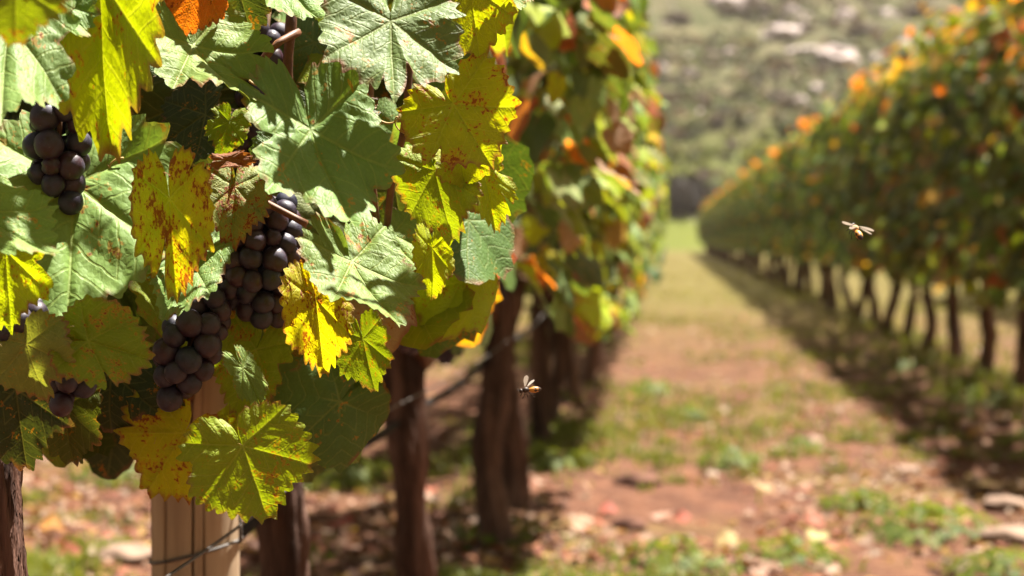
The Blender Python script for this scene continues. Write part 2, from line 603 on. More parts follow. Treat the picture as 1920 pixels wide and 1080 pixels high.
KIND = {   # colour, spotting; mint has sunlight put into its colour, dark has shade
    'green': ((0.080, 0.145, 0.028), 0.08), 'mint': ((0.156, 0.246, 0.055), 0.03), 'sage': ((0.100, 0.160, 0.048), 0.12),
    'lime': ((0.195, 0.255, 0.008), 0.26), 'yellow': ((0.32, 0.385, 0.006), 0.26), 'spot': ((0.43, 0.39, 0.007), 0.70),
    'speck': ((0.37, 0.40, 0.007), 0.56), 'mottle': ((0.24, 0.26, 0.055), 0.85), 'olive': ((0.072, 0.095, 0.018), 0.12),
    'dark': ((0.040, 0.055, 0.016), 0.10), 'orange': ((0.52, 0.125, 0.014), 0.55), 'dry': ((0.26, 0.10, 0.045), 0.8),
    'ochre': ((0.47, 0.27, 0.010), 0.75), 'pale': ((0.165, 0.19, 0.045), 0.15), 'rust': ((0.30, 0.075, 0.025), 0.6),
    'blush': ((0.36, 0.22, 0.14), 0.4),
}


def kind_col(rng, kind):
    c, a = KIND[kind]
    k = rng.uniform(0.85, 1.15)
    h = rng.uniform(-0.08, 0.08)
    return (c[0] * k * (1 + h), c[1] * k, c[2] * k * (1 - h), a)


# ------------------------------------------------------------------ trunks
def trunk_mesh(rng, r0, h, seg=18, rings=22, lean=0.05, rough=0.18, mat='bark', top=1.0, freq=1.0):
    seed = rng.uniform(0, 100)
    path, rad = [], []
    lx, ly = rng.uniform(-lean, lean), rng.uniform(-lean, lean)
    for k in range(rings):
        z = k / (rings - 1)
        wob = 0.075
        p = Vector((lx * z + wob * (mnoise.noise((seed, z * 2.2, 1))), ly * z + wob * mnoise.noise((seed, z * 2.2, 5)), -0.06 + z * (h + 0.06)))
        path.append(p)
        flare = 1 + 0.45 * math.exp(-z * 9) + 0.30 * max(0, z - 0.8) * 5 * top
        rad.append(r0 * flare * (1 + 0.26 * mnoise.noise((seed, z * 7, 9))))

    def bump(k, a, p):
        tw = a + p.z * 2.0
        q = mnoise.fractal((math.cos(tw) * 2.6 + seed, math.sin(tw) * 2.6, p.z * 2.2), 0.6, 2.1, 4)
        ridge = 1 - abs(mnoise.noise((math.cos(tw) * 5.2 * freq + seed, math.sin(tw) * 5.2 * freq, p.z * 1.3 * freq))) * 2
        return 1 + rough * (q * 0.8 + ridge * 0.55 - 0.2)
    v, f = tube(path, rad, seg, True, bump)
    return mesh("trunk", v, f, M[mat]), path


VINE_H = 2.12
LEAF_MID = []
rngm = random.Random(5)
for k in range(9):
    LEAF_MID.append(leaf_mesh(rngm, 44, 4, lobed=rngm.uniform(0.6, 1.8), width=rngm.uniform(0.85, 1.1), fold=rngm.uniform(-0.1, 0.3),
                              droop=rngm.uniform(-0.1, 0.7), wave=rngm.uniform(0.03, 0.10), roll=rngm.choice([0, 0, 0, 0.9, 1.5]), relief=0.8))


def pick(rng, table):
    x = rng.uniform(0, sum(w for _, w in table))
    for k, w in table:
        x -= w
        if x <= 0:
            return k
    return table[-1][0]


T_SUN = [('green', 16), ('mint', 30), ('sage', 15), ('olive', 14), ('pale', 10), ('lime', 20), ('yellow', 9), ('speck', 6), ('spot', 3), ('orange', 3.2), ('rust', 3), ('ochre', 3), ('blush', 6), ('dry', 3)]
T_SHADE = [('green', 20), ('olive', 36), ('dark', 14), ('sage', 15), ('lime', 9), ('pale', 12), ('orange', 1.6), ('ochre', 2.5), ('rust', 3), ('blush', 3), ('dry', 4)]  # darker mix for shaded face and inside: shade put into leaf colours
T_TOP = [('orange', 32), ('lime', 22), ('yellow', 15), ('ochre', 14), ('green', 14), ('olive', 10), ('speck', 6)]


def canopy_leaf(rng, face, zlo=0.52, ztop=VINE_H, hw=0.30, inner=False, shoots=True):
    """One leaf of a hedge canopy centred on the row: position, normal, tip, size, height fraction. face: +1 leaf wall on +X, -1 on -X, 0 anywhere."""
    z = rng.uniform(0, 1) ** 0.92
    zz = zlo + (ztop - zlo) * z
    prof = hw * (0.72 + 0.5 * math.sin(math.pi * min(1, 0.12 + 0.85 * z))) * (1.0 if z < 0.86 else max(0.25, 1 - (z - 0.86) * 4))
    y = rng.uniform(-0.62, 0.62)
    bulge = 0.09 * mnoise.noise((y * 3 + rng.random() * 0.4, z * 4, face * 7 + 3))
    sgn = face or rng.choice((-1, 1))
    if inner:
        x = rng.uniform(-0.85, 0.85) * prof
    else:
        x = sgn * (prof + bulge + rng.gauss(0, 0.035)) if z < 0.9 or rng.random() < 0.5 else rng.uniform(-1, 1) * prof
    if shoots and z > 0.93:
        zz += abs(rng.gauss(0, 0.13))
    if z < 0.1:
        zz -= rng.uniform(0, 0.14)
    n = Vector((sgn * rng.uniform(0.45, 1.0), rng.gauss(-0.12, 0.42), rng.uniform(-0.05, 0.95) + (0.7 if z > 0.9 else 0)))
    t = Vector((sgn * 0.25 + rng.gauss(0, 0.35), rng.gauss(0, 0.45), -1))
    return Vector((x, y, zz)), n.normalized(), t, rng.uniform(0.048, 0.088), z


FAR_T = None


def merged_leaves(name, items, mat, nth=12):
    """Many leaves in one mesh: items = (pos, normal, tip, size, colour)."""
    rng = random.Random(len(items))
    temps = []
    for k in range(5):
        v, f, _, _ = leaf_geo(rng, nth, 1, lobed=1.6, fold=rng.uniform(-.1, .35), droop=rng.uniform(0, .7), wave=0.08, teeth=0.0, relief=0)
        temps.append((v, f))
    V, F, C = [], [], []
    b = 0
    for pos, n, t, s, c in items:
        tv, tf = temps[rng.randrange(5)]
        m = np.array(frame(pos, n, t, s, s))
        V.append(tv @ m[:3, :3].T + m[:3, 3])
        F.extend([tuple(k + b for k in q) for q in tf])
        C.append(np.tile(np.array(c), (len(tv), 1)))
        b += len(tv)
    me = mesh(name, np.concatenate(V), F, mat, True, {"Col": ('FLOAT_COLOR', np.concatenate(C))})
    return me


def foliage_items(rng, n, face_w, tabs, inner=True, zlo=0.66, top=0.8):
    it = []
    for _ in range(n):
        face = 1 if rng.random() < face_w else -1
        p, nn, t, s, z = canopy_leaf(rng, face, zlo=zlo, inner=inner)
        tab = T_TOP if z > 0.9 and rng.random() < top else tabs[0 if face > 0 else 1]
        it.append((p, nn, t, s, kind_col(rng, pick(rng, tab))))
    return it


rf = random.Random(31)
# shared foliage: inside of a vine with its outer leaves apart, and whole far vines seen from the lit or the shaded side
INNER = [merged_leaves("foliage", foliage_items(rf, 300, 0.5, (T_SUN, T_SHADE)) + foliage_items(rf, 110, 0.0 if k % 2 else 1.0, (T_SUN, T_SHADE), False), M['leaf_far']) for k in range(4)]
INNER_L = [merged_leaves("foliage", foliage_items(rf, 280, 0.5, (T_SUN, T_SHADE), zlo=0.86), M['leaf_far'], 20) for k in range(3)]
FAR = [merged_leaves("foliage", foliage_items(rf, 250, 0.5, (T_SUN, T_SHADE), top=q) + foliage_items(rf, 330, 0.5, (T_SUN, T_SHADE), False, top=q), M['leaf_far']) for q in (.8, .1, .35, .0, .6)]
TRUNKS = [trunk_mesh(rf, rf.uniform(0.036, 0.046), 0.80, 18, 20, 0.07, 0.35) for k in range(6)]
CANES = []
for k in range(4):
    parts = []
    for s in (-1, 1):                      # two arms along the wire and upright shoots
        pts = [Vector((0, 0, 0.62)), Vector((0.01, s * 0.12, 0.70)), Vector((rf.uniform(-.02, .02), s * 0.34, 0.715)), Vector((rf.uniform(-.02, .02), s * 0.58, 0.71))]
        parts.append(tube(pts, [0.026, 0.022, 0.017, 0.012], 8))
        for q in range(4):
            y = s * (0.10 + 0.13 * q)
            a = Vector((0, y, 0.70))
            b = a + Vector((rf.uniform(-.15, .15), rf.uniform(-.06, .06), 0.5))
            c = b + Vector((rf.uniform(-.08, .08), rf.uniform(-.08, .08), 0.6))
            parts.append(tube([a, b, c], [0.006, 0.005, 0.003], 5))
    cv, cf = join(parts)
    CANES.append(mesh("cane", cv, cf, M['cane']))

ORD = "first second third fourth fifth sixth seventh eighth ninth tenth eleventh twelfth thirteenth fourteenth".split()

# ------------------------------------------------------------------ grapes
def ico(sub):
    import bmesh
    bm = bmesh.new()
    bmesh.ops.create_icosphere(bm, subdivisions=sub, radius=1.0)
    v = np.array([p.co[:] for p in bm.verts])
    f = [tuple(q.index for q in p.verts) for p in bm.faces]
    bm.free()
    return v, f


iv, ifc = ico(3)
GRAPES = []
for k in range(4):
    d = np.array([1 + 0.05 * mnoise.noise((p[0] * 1.1 + k * 9, p[1] * 1.1, p[2] * 1.1)) for p in iv])
    GRAPES.append(mesh("grape", iv * d[:, None] * np.array([1, 1, 1.06]), ifc, M['grape']))
WRINKLED = []
for k in range(3):
    d = np.array([0.86 - 0.16 * abs(mnoise.noise((p[0] * 2.6 + k * 9, p[1] * 2.6, p[2] * 2.6))) * 2 + 0.05 * mnoise.noise((p[0] * 6 + k, p[1] * 6, p[2] * 6)) for p in iv])
    WRINKLED.append(mesh("grape", iv * d[:, None], ifc, M['grape']))
iv1, if1 = ico(2)
GRAPE_LOW = mesh("grape", iv1, if1, M['grape'])


def bunch(vine, rng, spine, widths, r=0.0085, n=60, low=False, wr=0.06):
    """spine: points from the stalk down; widths: half width at each; grapes packed on the outside of that shape."""
    sp = [Vector(p) for p in spine]
    tv, tf = tube([sp[0] + Vector((0, 0.012, 0.026)), sp[0]] + sp[1:], [0.0022] + [0.002] * len(sp), 6)
    st = obj("grape_bunch", mesh("grape_bunch", tv, tf, M['rachis']), vine, Matrix.Translation(vine.location))
    placed = []
    tries = 0
    while len(placed) < n and tries < n * 160:
        tries += 1
        u = rng.uniform(0, len(sp) - 1 - 1e-6)
        k = int(u)
        fr = u - k
        p = sp[k].lerp(sp[k + 1], fr)
        w = widths[k] * (1 - fr) + widths[k + 1] * fr
        a = rng.uniform(0, 2 * math.pi)
        q = p + Vector((math.cos(a) * w, math.sin(a) * w, rng.uniform(-.3, .3) * r)) * (1.0 if len(placed) < n * .8 else 0.45)
        rr = r * rng.uniform(0.88, 1.10)
        if all((q - b).length > (rr + c) * 0.72 for b, c in placed):
            placed.append((q, rr))
    for q, rr in placed:
        me = GRAPE_LOW if low else (rng.choice(WRINKLED) if rng.random() < wr else rng.choice(GRAPES))
        m = Matrix.Translation(q) @ Matrix.Rotation(rng.uniform(0, 6.28), 4, 'Z') @ Matrix.Rotation(rng.uniform(-.8, .8), 4, 'X') @ Matrix.Scale(rr, 4)
        g = bpy.data.objects.new("grape", me)
        COL.objects.link(g)
        g.parent = st
        g.matrix_local = m
    return st


# ------------------------------------------------------------------ vines: left row
def vine_root(row, y, label, group):
    z = float(gh(np.array([row]), np.array([y]))[0])
    return empty("grapevine", (row, y, z), label, "grapevine", group)


def outer_leaves(vine, rng, n, face, skip=None, zlo=0.52, size=1.0, tab=None):
    base = Vector(vine.location)
    k = 0
    while k < n:
        p, nn, t, s, z = canopy_leaf(rng, face, zlo=zlo)
        k += 1
        if skip and skip(base + p):
            continue
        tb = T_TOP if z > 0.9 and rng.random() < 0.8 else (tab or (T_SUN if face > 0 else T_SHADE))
        lf = bpy.data.objects.new("leaf", rng.choice(LEAF_MID))
        COL.objects.link(lf)
        lf.parent = vine
        s *= size
        lf.matrix_local = frame(p, nn, t, s * rng.choice((-1, 1)) if False else s, s)
        lf.color = kind_col(rng, pick(rng, tb))


def bare(p):
    d = (p - CAM).dot(camF)
    x = 960 + (p - CAM).dot(camR) / d * FPX
    y = 540 - (p - CAM).dot(camU) / d * FPX + 0.06 / d * FPX
    if d < 2.9 and x > 930:
        return True
    lim = np.interp(x, [-200, 270, 280, 460, 470, 600, 700, 760, 960, 1000, 1100], [860, 840, 700, 700, 850, 860, 760, 650, 620, 630, 660])
    return y > lim


G_LEFT, G_RIGHT, G_3 = "grapevines of the row beside the camera", "grapevines of the row across the aisle", "grapevines of the row behind the right row"
LY = [1.27, 2.20, 3.40, 4.68, 5.40, 7.10, 7.75]
while LY[-1] < 46:
    LY.append(LY[-1] + 1.17)
rl = random.Random(77)
L_LABEL = ["nearest grapevine, cropped at left edge, large sharp leaves and dark grape bunches",
           "grapevine with dark trunk just right of the pale wooden post",
           "grapevine with straight sunlit brown trunk, first clear trunk right of the post",
           "grapevine with thick dark trunk, second clear trunk right of the post",
           "grapevine whose flared trunk stands close behind the second clear trunk",
           "grapevine with slim dark trunk right of the small flying bee",
           "grapevine with slim dark trunk, last separate one before the left row blurs together"]
left = []
for k, y in enumerate(LY):
    if k < 7:
        vn = vine_root(ROW_L, y, L_LABEL[k], G_LEFT)
    else:
        vn = vine_root(ROW_L, y, "blurred grapevine merging into the far part of the left row", G_LEFT)
    left.append(vn)
    if k == 0:
        tm, TRUNK_PATH = trunk_mesh(rl, 0.020, 0.86, 140, 120, 0.004, 0.34, 'bark_near', 0.3, 2.6)
        # long shreds of bark are proud of the trunk (see below)
        obj("trunk", tm, vn, Matrix.Translation(vn.location + Vector((-0.020, 0, 0))))
    elif k < 7:
        tm, _ = trunk_mesh(rl, [0, .027, .036, .038, .034, .032, .030][k], 0.74, 48, 46, 0.04, 0.46)
        obj("trunk", tm, vn, Matrix.Translation(vn.location))
    else:
        obj("trunk", TRUNKS[k % 6][0], vn, Matrix.Translation(vn.location))
    if k == 0:
        continue
    obj("cane", CANES[k % 4], vn, Matrix.Translation(vn.location))
    fo = obj("foliage", (INNER_L[k % 3] if k < 5 else INNER[k % 4] if k < 9 else FAR[k % 5]), vn, Matrix.Translation(vn.location), "stuff")
    if k < 9:
        # the leaf wall of the near vines ends above the fruit wire
        outer_leaves(vn, rl, 300 if k < 7 else 240, 1, skip=bare, zlo=0.74 if k < 4 else 0.58, size=1.0 if k < 2 else 0.76)

# ------------------------------------------------------------------ right row and the row behind it
rr = random.Random(101)
RY = [7.1, 8.3, 9.45, 10.6, 11.7, 12.95, 13.9, 15.0, 16.1, 17.2]
while RY[-1] < 84:
    RY.append(RY[-1] + 1.17)
seen = 0
for k, y in enumerate(RY):
    if k == 0:
        lab = "grapevine whose leaf wall fills the right edge of the picture, trunk out of view"
    elif k == 1:
        lab = "grapevine at the right edge just before the first visible trunk of its row"
    elif k < 15:
        lab = "grapevine with dark trunk, %s visible trunk of the right row from the right edge" % ORD[k - 2]
    else:
        lab = "small blurred grapevine in the far part of the right row"
    vn = vine_root(ROW_R, y, lab, G_RIGHT)
    obj("trunk", TRUNKS[(k * 5 + 1) % 6][0], vn, Matrix.Translation(vn.location) @ Matrix.Rotation(k * 1.3, 4, 'Z'))
    obj("cane", CANES[k % 4], vn, Matrix.Translation(vn.location))
    near = k < 7
    fo = obj("foliage", (INNER if near else FAR)[(k * 3 + 1) % (4 if near else 5)], vn, Matrix.Translation(vn.location), "stuff")
    fo.scale = (rr.uniform(.92, 1.1), 1, rr.uniform(.95, 1.06))
    if near:
        outer_leaves(vn, rr, 250, -1, zlo=0.66)
        for q in range(5):                 # long shoots standing above the clipped top
            sx_, sy_, hh = rr.uniform(-.2, .2), rr.uniform(-.55, .55), rr.uniform(.12, .42)
            for e in range(int(hh / .045)):
                z = VINE_H - .06 + e * .045
                lf = bpy.data.objects.new("leaf", rr.choice(LEAF_MID))
                COL.objects.link(lf)
                lf.parent = vn
                s = rr.uniform(.045, .075)
                lf.matrix_local = frame((sx_ + rr.gauss(0, .04), sy_ + rr.gauss(0, .05), z), (rr.gauss(-.3, .6), rr.gauss(-.3, .5), rr.uniform(.1, 1)), (rr.gauss(0, .8), rr.gauss(0, .8), -.7), s, s)
                lf.color = kind_col(rr, pick(rr, T_TOP))
for k in range(16):
    y = 7.6 + 1.17 * k
    vn = vine_root(ROW_3, y, "grapevine of the row seen through the trunks behind the right row", G_3)
    obj("trunk", TRUNKS[(k * 5 + 2) % 6][0], vn, Matrix.Translation(vn.location) @ Matrix.Rotation(k * 2.1, 4, 'Z'))
    obj("foliage", FAR[(k * 2 + 1) % 5], vn, Matrix.Translation(vn.location), "stuff")

# ------------------------------------------------------------------ the sharp leaves of the nearest vine
VA = left[0]
rh = random.Random(12)
RIGHT, UP, BACK = camR, camU, -camF


def hero(jx, jy, tx, ty, depth, kind, a=0.2, b=0.25, width=1.0, stalk=None, parent=None, fine=True, **kw):
    """A leaf whose stalk end shows at (jx, jy) and tip at (tx, ty); a, b tilt its face to the right and up."""
    vn = parent or VA
    p = at(jx, jy, depth)
    dx, dy = tx - jx, -(ty - jy)
    L = math.hypot(dx, dy)
    d = (RIGHT * dx + UP * dy) / L
    n = (BACK + RIGHT * a + UP * b).normalized()
    c = -n.dot(d) / n.dot(BACK)
    t = d + BACK * c
    w = L / FPX * depth
    args = dict(lobed=rh.uniform(0.5, 1.5), fold=rh.uniform(0.0, 0.25), droop=rh.uniform(0.15, 0.65), wave=rh.uniform(0.05, 0.13))
    args.update(kw)
    args['width'] = width
    dr = args['droop']
    short = math.sin(1.2 * dr) / (1.2 * dr) if abs(dr) > 0.01 else 1
    me = leaf_mesh(rh, 250 if fine else 90, 14 if fine else 10, **args)
    lf = obj("leaf", me, vn, frame(p, n, t, w / short, w * t.length / short * 0.97, w / short))
    lf.color = kind_col(rh, kind)
    if not stalk:
        stalk = (jx + rh.uniform(-55, 55), jy - rh.uniform(30, 90), rh.uniform(.05, .10), rh.uniform(.0010, .0015))
    if stalk:
        q = at(stalk[0], stalk[1], depth + (stalk[2] if len(stalk) > 2 else 0.05))
        mid = p.lerp(q, 0.5) + Vector((0, -0.006, -0.004))
        r = 0.0016 if len(stalk) < 4 else stalk[3]
        tv, tf = tube([p - n * 0.001, p.lerp(mid, .6), mid, q.lerp(mid, .4), q], [r * .9, r, r, r * 1.1, r * 1.4], 8)
        st = bpy.data.objects.new("stalk", mesh("stalk", tv, tf, M['petiole_red'] if kind in ('spot', 'speck', 'yellow') else M['petiole']))
        COL.objects.link(st)
        st.parent = lf
        st.matrix_local = lf.matrix_local.inverted() @ INV[vn.name]
    return lf


H = hero
# top, left to right
H(30, -30, 30, 85, 0.92, 'lime', .1, .2, 1.0)
H(15, 45, 50, 290, 1.12, 'mint', .45, .8, .62, droop=-.25)
H(70, -10, 172, 116, 1.16, 'mint', .45, .9, .62, droop=-.3)
H(185, -45, 205, 316, 1.18, 'yellow', .05, .05, .42, fold=.5, droop=.1, lobed=.5)
H(262, 105, 250, 178, 1.30, 'sage', .4, .3, .6)
H(398, 178, 225, 235, 1.42, 'olive', -.1, .0, .9, fold=.05)
H(385, 215, 290, 270, 1.38, 'dark', -.2, .3, .9)
H(310, -10, 315, 58, 1.27, 'green', .3, .2, .8)
H(372, -40, 345, 70, 1.24, 'orange', .2, .2, .8, roll=1.4)
H(362, 85, 470, 232, 1.24, 'mint', .55, .85, .78, droop=-.35, fold=.3, stalk=(262, 45, .05))
H(440, -50, 470, 66, 1.33, 'olive', .0, .1, 1.0)
H(520, -45, 612, 64, 1.25, 'mint', .4, .9, .75, droop=-.3)
H(733, 40, 742, 216, 1.23, 'sage', .25, .55, .92, lobed=.4, fold=.08, droop=-.15, wave=.05, stalk=(705, -40, .06))
H(590, 80, 560, 170, 1.42, 'sage', -.1, .1, .9)
H(640, 60, 600, 160, 1.46, 'pale', -.1, .1, 1.0)
H(880, -30, 905, 114, 1.27, 'yellow', .1, .1, .7, fold=.1)
H(950, -30, 965, 45, 1.30, 'mint', .6, 1.1, .7, droop=-.3)
H(850, 195, 925, 310, 1.27, 'speck', .10, .15, 1.0, fold=.12, lobed=.5, droop=.2, stalk=(722, 205, .06))
# middle
H(583, 243, 662, 476, 1.22, 'mint', .40, .65, .66, lobed=1.5, fold=.30, droop=-.40, wave=.07, stalk=(575, 300, -.01, .0013))
H(600, 262, 690, 165, 1.27, 'dark', -.25, .15, .95, lobed=.5)  # added dark leaf: shaded lobe of the big leaf, shade in its colour
H(560, 262, 470, 285, 1.25, 'sage', .1, .5, 1.0)
H(430, 228, 415, 292, 1.29, 'lime', .2, .2, .75)
H(318, 372, 338, 564, 1.22, 'spot', .30, .15, .46, fold=.35, droop=.25, lobed=.3, stalk=(215, 285, .05, .0022))
H(440, 350, 445, 457, 1.27, 'mottle', .25, .45, .72, lobed=.6)
H(358, 480, 325, 614, 1.255, 'mint', .35, .8, .62, lobed=.6, droop=-.3)
H(140, 345, 168, 622, 1.25, 'mint', .25, .62, .86, lobed=.5, fold=.18, droop=.1, wave=.06)
H(-45, 395, 118, 495, 1.12, 'mint', .35, 1.0, .65, lobed=.5, droop=-.3)
H(10, 470, 22, 622, 1.16, 'yellow', .1, .1, .62)
H(815, 320, 848, 454, 1.30, 'lime', -.1, .1, .68, lobed=.5, stalk=(735, 325, .07))
H(860, 290, 880, 365, 1.30, 'yellow', .1, .3, .8)
H(905, 315, 942, 435, 1.33, 'yellow', .5, .2, .5)
H(810, 465, 815, 564, 1.32, 'yellow', .2, .1, .50, fold=.35)
H(740, 350, 765, 500, 1.40, 'olive', .0, .1, .75)
H(735, 440, 790, 525, 1.38, 'mint', .4, 1., .7, droop=-.3)
H(660, 490, 752, 636, 1.25, 'mint', .50, 1.1, .72, lobed=.7, fold=.15, droop=-.35)
H(592, 560, 612, 704, 1.29, 'spot', .15, .15, .50, lobed=.5, fold=.2, stalk=(545, 440, .05))
H(680, 635, 702, 740, 1.31, 'lime', -.2, .0, .62, lobed=.4, fold=.3)
H(590, 490, 560, 575, 1.42, 'rust', .1, .1, .7)
H(470, 395, 500, 480, 1.47, 'dark', .0, .1, 1.0)
# lower
H(50, 645, 75, 760, 1.175, 'pale', -.15, -.1, .95, lobed=.5)
H(165, 640, 292, 674, 1.18, 'lime', .1, .35, .75, lobed=.4, fold=.2)
H(30, 730, 50, 878, 1.27, 'dark', .1, .2, .8)
H(120, 760, 115, 888, 1.32, 'olive', -.2, -.2, .8)
H(210, 700, 195, 815, 1.36, 'dark', -.1, .1, 1.1)
H(285, 725, 290, 815, 1.37, 'dark', -.2, .1, .9)
H(250, 690, 240, 770, 1.40, 'olive', .0, .1, 1.2)
H(345, 812, 268, 930, 1.36, 'speck', -.15, .0, 1.05, lobed=.4, fold=.1, droop=.15)
H(455, 836, 508, 980, 1.24, 'lime', .35, .15, .98, lobed=.6, fold=.05, droop=.2, stalk=(392, 758, .03, .0016))
H(480, 655, 428, 784, 1.35, 'lime', -.1, .1, .62, lobed=.5)
H(455, 690, 500, 768, 1.27, 'mint', .3, .3, .45, roll=1.8)
H(430, 590, 418, 692, 1.42, 'ochre', .1, .1, .5)
H(520, 720, 525, 835, 1.55, 'dark', .0, .1, .9)
H(595, 760, 600, 855, 1.50, 'ochre', .1, .2, .6)
H(640, 690, 625, 870, 1.46, 'lime', -.1, .1, .5)
H(560, 640, 540, 720, 1.55, 'dark', .0, .1, 1.0)
H(655, 690, 690, 800, 1.45, 'green', -.1, .0, .6)
# dried curl
H(425, 300, 490, 292, 1.25, 'dry', .2, .3, .35, roll=2.2)

# leaves behind the sharp ones: the inside of the same vine
for k in range(270):
    px, py = rh.uniform(-60, 930), rh.uniform(-60, 800)
    if px > 640 and py > 640 - (px - 640) * 0.25:
        continue
    d = rh.uniform(1.38, 1.85)
    edge = 900 - max(0, (py - 300)) * 0.15
    if px > edge:
        continue
    if 270 < px < 470 and py > 620:
        continue
    p = at(px, py, d)
    n = Vector((rh.uniform(-.3, 1), rh.uniform(-1, -.1), rh.uniform(-.2, .7)))
    t = Vector((rh.gauss(0, .4), rh.gauss(0, .3), -1))
    s = rh.uniform(0.045, 0.075)
    lf = obj("leaf", rh.choice(LEAF_MID), VA, frame(p, n, t, s, s))
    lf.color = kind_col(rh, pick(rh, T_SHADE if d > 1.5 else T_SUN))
its = []
for k in range(420):
    p = Vector((rh.uniform(-0.85, -0.42), rh.uniform(1.42, 1.95), rh.uniform(0.86, 2.1)))
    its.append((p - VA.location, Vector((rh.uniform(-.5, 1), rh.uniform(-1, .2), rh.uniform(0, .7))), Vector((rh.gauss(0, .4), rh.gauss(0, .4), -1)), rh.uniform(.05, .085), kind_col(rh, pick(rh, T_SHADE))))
obj("foliage", merged_leaves("foliage", its, M['leaf_far'], 16), VA, Matrix.Translation(VA.location), "stuff")

# canes of the nearest vine: upright shoots and the arm along the wire
for pts, r in (
        ([(545, 260, 1.36), (538, 130, 1.34), (548, 20, 1.34), (540, -60, 1.36)], .0042),
        ([(478, 130, 1.33), (520, 80, 1.32), (560, 60, 1.34)], .0030),
        ([(250, 300, 1.32), (330, 340, 1.34), (470, 365, 1.30), (575, 420, 1.29)], .0026),
        ([(100, -60, 1.42), (130, 200, 1.44), (140, 500, 1.45), (60, 830, 1.32)], .0050),
        ([(700, -60, 1.48), (690, 200, 1.48), (660, 500, 1.5), (560, 700, 1.6)], .0048),
        ([(640, -60, 1.36), (655, 120, 1.33), (690, 260, 1.34), (705, 420, 1.38)], .0032),
        ([(215, 285, 1.27), (225, 150, 1.30), (240, -60, 1.34)], .0034),
        ([(780, -60, 1.36), (760, 240, 1.36), (735, 330, 1.37), (720, 480, 1.40)], .0030)):
    pv = [at(*p) for p in pts]
    dense = []
    for k in range(len(pv) - 1):
        for q in range(4):
            dense.append(pv[k].lerp(pv[k + 1], q / 4))
    dense.append(pv[-1])
    dense = [dense[0]] + [(dense[k - 1] + dense[k] * 2 + dense[k + 1]) / 4 for k in range(1, len(dense) - 1)] + [dense[-1]]
    tv, tf = tube(dense, [r * (1.12 if k % 5 == 2 else 1.0) for k in range(len(dense))], 8)
    obj("cane", mesh("cane", tv, tf, M['bark' if r > .01 else 'cane']), VA, Matrix.Identity(4))

for px, py, d in ((700, 215, 1.28), (255, 40, 1.25), (560, 440, 1.29), (470, 150, 1.30), (230, 300, 1.26), (745, 330, 1.31)):
    p = at(px, py, d)
    a0, sg = rh.uniform(0, 6), rh.choice((-1, 1))
    pts = [p + RIGHT * (sg * .035 * u) - UP * (.012 * u) + (RIGHT * math.cos(a0 + u * 13) + UP * math.sin(a0 + u * 13)) * (.0015 + .006 * u) for u in np.linspace(0, 1, 34)]
    tv, tf = tube(pts, list(np.linspace(.0009, .0004, 34)), 6)
    obj("tendril", mesh("tendril", tv, tf, M['petiole']), VA, Matrix.Identity(4))

# ------------------------------------------------------------------ grape bunches
def hang(vine, pts, wpx, r=0.0085, n=60, **kw):
    ps = [at(*p) - Vector(vine.location) for p in pts]
    ws = [w / FPX * pts[0][2] for w in wpx]
    return bunch(vine, rh, ps, ws, r, n, **kw)


hang(VA, [(490, 385, 1.335), (480, 440, 1.335), (478, 520, 1.335), (495, 600, 1.335)], [48, 70, 64, 22], .0094, 165, wr=.02)
hang(VA, [(395, 560, 1.31), (365, 620, 1.31), (345, 680, 1.31), (330, 745, 1.31)], [22, 48, 42, 12], .0096, 95, wr=.04)
hang(VA, [(110, 170, 1.23), (112, 240, 1.23), (105, 310, 1.23), (125, 372, 1.23)], [30, 42, 38, 8], .0098, 52, wr=.30)
hang(VA, [(150, 665, 1.225), (140, 710, 1.225), (112, 762, 1.225)], [22, 32, 14], .0086, 36)
hang(VA, [(40, 580, 1.19), (22, 632, 1.19)], [34, 24], .0086, 22)
hang(VA, [(500, 60, 1.42), (490, 160, 1.42), (480, 300, 1.42)], [24, 34, 20], .0090, 36)
hang(VA, [(255, 65, 1.33), (252, 95, 1.33)], [8, 6], .0090, 5)
hang(VA, [(190, 735, 1.40), (180, 770, 1.40)], [30, 16], .0090, 12)
hang(left[1], [(790, 570, 2.15), (775, 610, 2.15), (760, 650, 2.15)], [36, 36, 12], .0095, 56, low=True)
hang(left[1], [(560, 640, 2.0), (555, 700, 2.0), (545, 760, 2.0)], [34, 36, 14], .0090, 34, low=True)
hang(left[2], [(865, 590, 3.0), (850, 630, 3.0), (835, 675, 3.0)], [32, 32, 12], .0100, 60, low=True)
hang(left[3], [(930, 510, 4.2), (930, 560, 4.2)], [22, 12], .0100, 24, low=True)

# ------------------------------------------------------------------ post, wires, drip hose
PD = 1.79
pb = at(368, 1100, PD)
px_, py_ = pb.x, pb.y
pz = float(gh(np.array([px_]), np.array([py_]))[0])
post = empty("trellis_post", (px_, py_, pz), "round pale wooden trellis post with drying cracks and wire tied round it", "post")
seg, rings = 320, 90
pv, pf = [], []
cracks = [(-2.02, .022, .026), (-1.38, .020, .028), (-1.12, .014, .016), (-2.65, .02, .014), (0.6, .05, .012)]
for k in range(rings):
    z = -0.1 + 1.6 * k / (rings - 1)
    for s in range(seg):
        a = 2 * math.pi * s / seg
        r = 0.0455 * (1 + 0.03 * mnoise.noise((math.cos(a), math.sin(a), z * 1.5)))
        for ca, cw, cd in cracks:
            q = abs((a - ca - 0.17 * mnoise.noise((z * 2.5, ca, 2)) - 0.04 * mnoise.noise((z * 14, ca, 4)) + math.pi) % (2 * math.pi) - math.pi)
            r -= cd * math.exp(-(q / cw) ** 2) * max(0, min(1, 0.55 + 1.6 * mnoise.noise((z * 4.0, ca * 3, 7))))
        pv.append((math.cos(a) * r, math.sin(a) * r, z))
